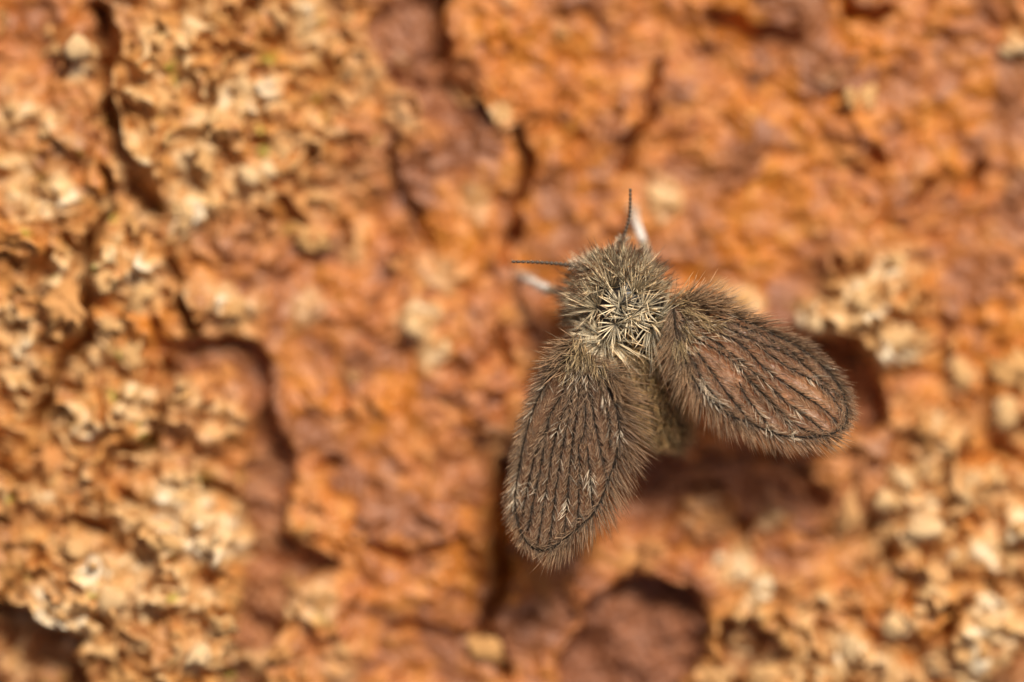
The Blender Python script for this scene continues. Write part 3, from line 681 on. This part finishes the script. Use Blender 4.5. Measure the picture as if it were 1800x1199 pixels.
    d = np.concatenate([out + tdir * lean[:, None], (zl + .22 * rng.normal(size=cnt))[:, None]], 1) + rng.normal(0, .16, (cnt, 3))
    Lh = ln * (.40 + .72 * rng.random(cnt)); bend = np.concatenate([tdir * .16, np.zeros((cnt, 1))], 1) + rng.normal(0, .06, (cnt, 3))
    for sel, hm in ((m & (zl <= .1), M_FRINGE), (m & (zl > .1), M_WING_HAIR)):
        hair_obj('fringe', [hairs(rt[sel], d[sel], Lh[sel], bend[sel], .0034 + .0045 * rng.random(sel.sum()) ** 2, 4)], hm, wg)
    # tufts of longer hair at the wing root
    hb = []
    for (u, v, dx, dy, cnt, ln, pale) in basal:
        cnt = int(cnt * (.38 if pale else .6)); p = W(u, v); d = np.array([dx, dy, .35]) + rng.normal(0, .30, (cnt, 3)) * np.array([1, 1, .6])
        rt = p + rng.normal(0, .07, (cnt, 3)) * np.array([1, 1, .3])
        hair_obj('basal_tuft', [hairs(rt, d, ln * (.6 + .8 * rng.random(cnt)), rng.normal(0, .12, (cnt, 3)), .0085, 4)], M_TUFT_GOLD if pale else M_FRINGE, wg)
    return wg

def ZL(px, py):   # left wing: costal edge slopes down to the left
    s = (py - 620) / 345; q = (1040 - .28 * (py - 620) - px) / 90
    return 2.02 - .10 * s - .16 * max(q, -1.2) - .10 * max(q, 0) ** 2 - .05 * s * s
def ZR(px, py):   # right wing: costal edge slopes down to the upper right
    dx, dy = px - 1200, py - 560; s = (dx * .84 + dy * .55) / 340; q = (dx * .55 - dy * .84) / 90
    return 2.04 - .10 * s - .16 * max(q, -1.2) - .12 * max(q, 0) ** 2 - .04 * s * s
def zm3(l): return [(870 + a / 2.997, 600 + b / 2.997) for a, b in l]
def zm4(l): return [(1140 + a / 3.426, 470 + b / 3.426) for a, b in l]

ringL = zm3([(440, 70), (350, 120), (290, 190), (220, 320), (165, 480), (130, 660), (106, 820), (116, 930), (150, 1030), (215, 1092), (285, 1094), (370, 1040), (450, 970), (530, 890), (597, 735), (640, 600), (655, 480), (640, 360), (600, 265), (545, 160)])
veinsL = [zm3(l) for l in (
    [(400, 120), (360, 260), (300, 370), (272, 460)], [(272, 460), (215, 590), (165, 790), (145, 900)], [(272, 470), (245, 640), (212, 800), (175, 990)],
    [(420, 110), (390, 300), (320, 500), (272, 770), (225, 1070)], [(430, 110), (405, 310), (350, 590), (320, 790), (285, 1075)],
    [(450, 110), (440, 300), (400, 600), (380, 850), (365, 1020)], [(440, 540), (446, 690), (437, 970)], [(460, 110), (472, 250), (474, 440), (455, 520)],
    [(480, 110), (510, 320), (545, 520), (592, 725)], [(487, 550), (500, 700), (515, 870)], [(510, 130), (575, 300), (603, 430), (605, 550)])]
paleL = [(950, 725, 13, .8), (913, 848, 12, .9), (909, 874, 9, 1), (952, 866, 8, .6), (966, 846, 6, .5), (994, 889, 11, .95), (1037, 838, 14, .85), (985, 745, 12, .4), (1085, 755, 12, .5), (992, 805, 8, .4), (1010, 830, 10, .3), (1060, 700, 14, .3), (960, 680, 14, .3), (978, 942, 6, .4), (995, 645, 22, .35), (1040, 655, 20, .3)]
def fringeL(px, py):   # length, distal lean, density, lift
    s = (py - 620) / 345
    if px > 1040 - .25 * (py - 620) + 10: return (.92 - .42 * max(s, 0), .65, 1.0, .05)
    if py > 900: return (.30, .45, .9, .0)
    return (.36 if s > .15 else .46, 1.1, 1.0, .25)
wing(ringL, veinsL, (1035, 610), (950, 965), ZL, paleL, fringeL,
     [(1000, 640, -.4, -.9, 90, .30, 1), (1015, 620, -.3, -.9, 120, .32, 1), (1035, 625, 0, -1, 120, .32, 1), (1055, 650, .2, -1, 90, .30, 1), (1005, 610, -.9, -.2, 160, .42, 0), (985, 640, -.9, -.3, 140, .40, 0), (1075, 665, .6, -.8, 110, .42, 0), (1020, 600, -.2, -.9, 100, .34, 1)])

ringR = zm4([(150, 230), (230, 222), (380, 250), (500, 290), (700, 378), (900, 480), (1050, 598), (1148, 720), (1188, 820), (1192, 910), (1160, 968), (1080, 1008), (950, 1022), (800, 1012), (700, 978), (600, 935), (480, 885), (350, 775), (270, 665), (215, 540), (170, 400)])
veinsR = [zm4(l) for l in (
    [(170, 380), (250, 530), (330, 690), (420, 800), (500, 890)], [(180, 370), (330, 560), (430, 700), (530, 830), (620, 935)], [(545, 690), (590, 780), (680, 900), (745, 985)],
    [(180, 350), (290, 430), (500, 560), (690, 770), (800, 900), (880, 1005)], [(560, 650), (720, 790), (860, 930), (1000, 1010)],
    [(180, 330), (390, 440), (520, 540), (700, 690), (850, 830), (1000, 940), (1060, 1000)], [(190, 320), (430, 400), (560, 470), (700, 610), (880, 740), (1050, 850), (1160, 960)],
    [(640, 460), (800, 575), (1000, 690), (1100, 775), (1188, 900)], [(200, 300), (420, 350), (650, 445), (820, 515), (950, 600), (1100, 730), (1175, 810)], [(200, 270), (400, 300), (600, 370), (800, 470), (930, 560)])]
paleR = [(1245, 685, 14, .9), (1233, 668, 9, .8), (1258, 705, 10, .6), (1332, 728, 12, .8), (1395, 728, 14, .8), (1405, 738, 8, .9), (1440, 645, 14, .6), (1360, 750, 16, .5), (1320, 712, 10, .4), (1380, 765, 20, .5), (1215, 600, 18, .5), (1220, 570, 20, .4), (1255, 580, 20, .3), (1340, 665, 14, .3), (1424, 662, 8, .5), (1300, 640, 12, .3), (1415, 690, 10, .3)]
def fringeR(px, py):
    s = ((px - 1200) * .84 + (py - 560) * .55) / 340; q = (px - 1200) * .55 - (py - 560) * .84
    if q < -15 and s < .98: return (.76 - .36 * max(s, 0), .75, 1.0, .02)
    if s > .9: return (.26, .4, .9, .0)
    return (.48 if s < .4 else .34, 1.2, 1.0, .2)
wing(ringR, veinsR, (1190, 540), (1485, 735), ZR, paleR, fringeR,
     [(1205, 535, .85, .55, 170, .50, 0), (1220, 535, .95, .35, 190, .55, 0), (1240, 540, 1, .25, 150, .50, 0), (1200, 545, .7, -.7, 120, .34, 1), (1190, 530, .6, .2, 100, .30, 1), (1200, 575, .6, -.8, 120, .34, 1), (1195, 600, .2, -1, 130, .36, 1), (1225, 560, .8, -.5, 120, .32, 1), (1245, 570, .8, -.5, 80, .28, 1), (1205, 640, -.1, -1, 120, .42, 0)])
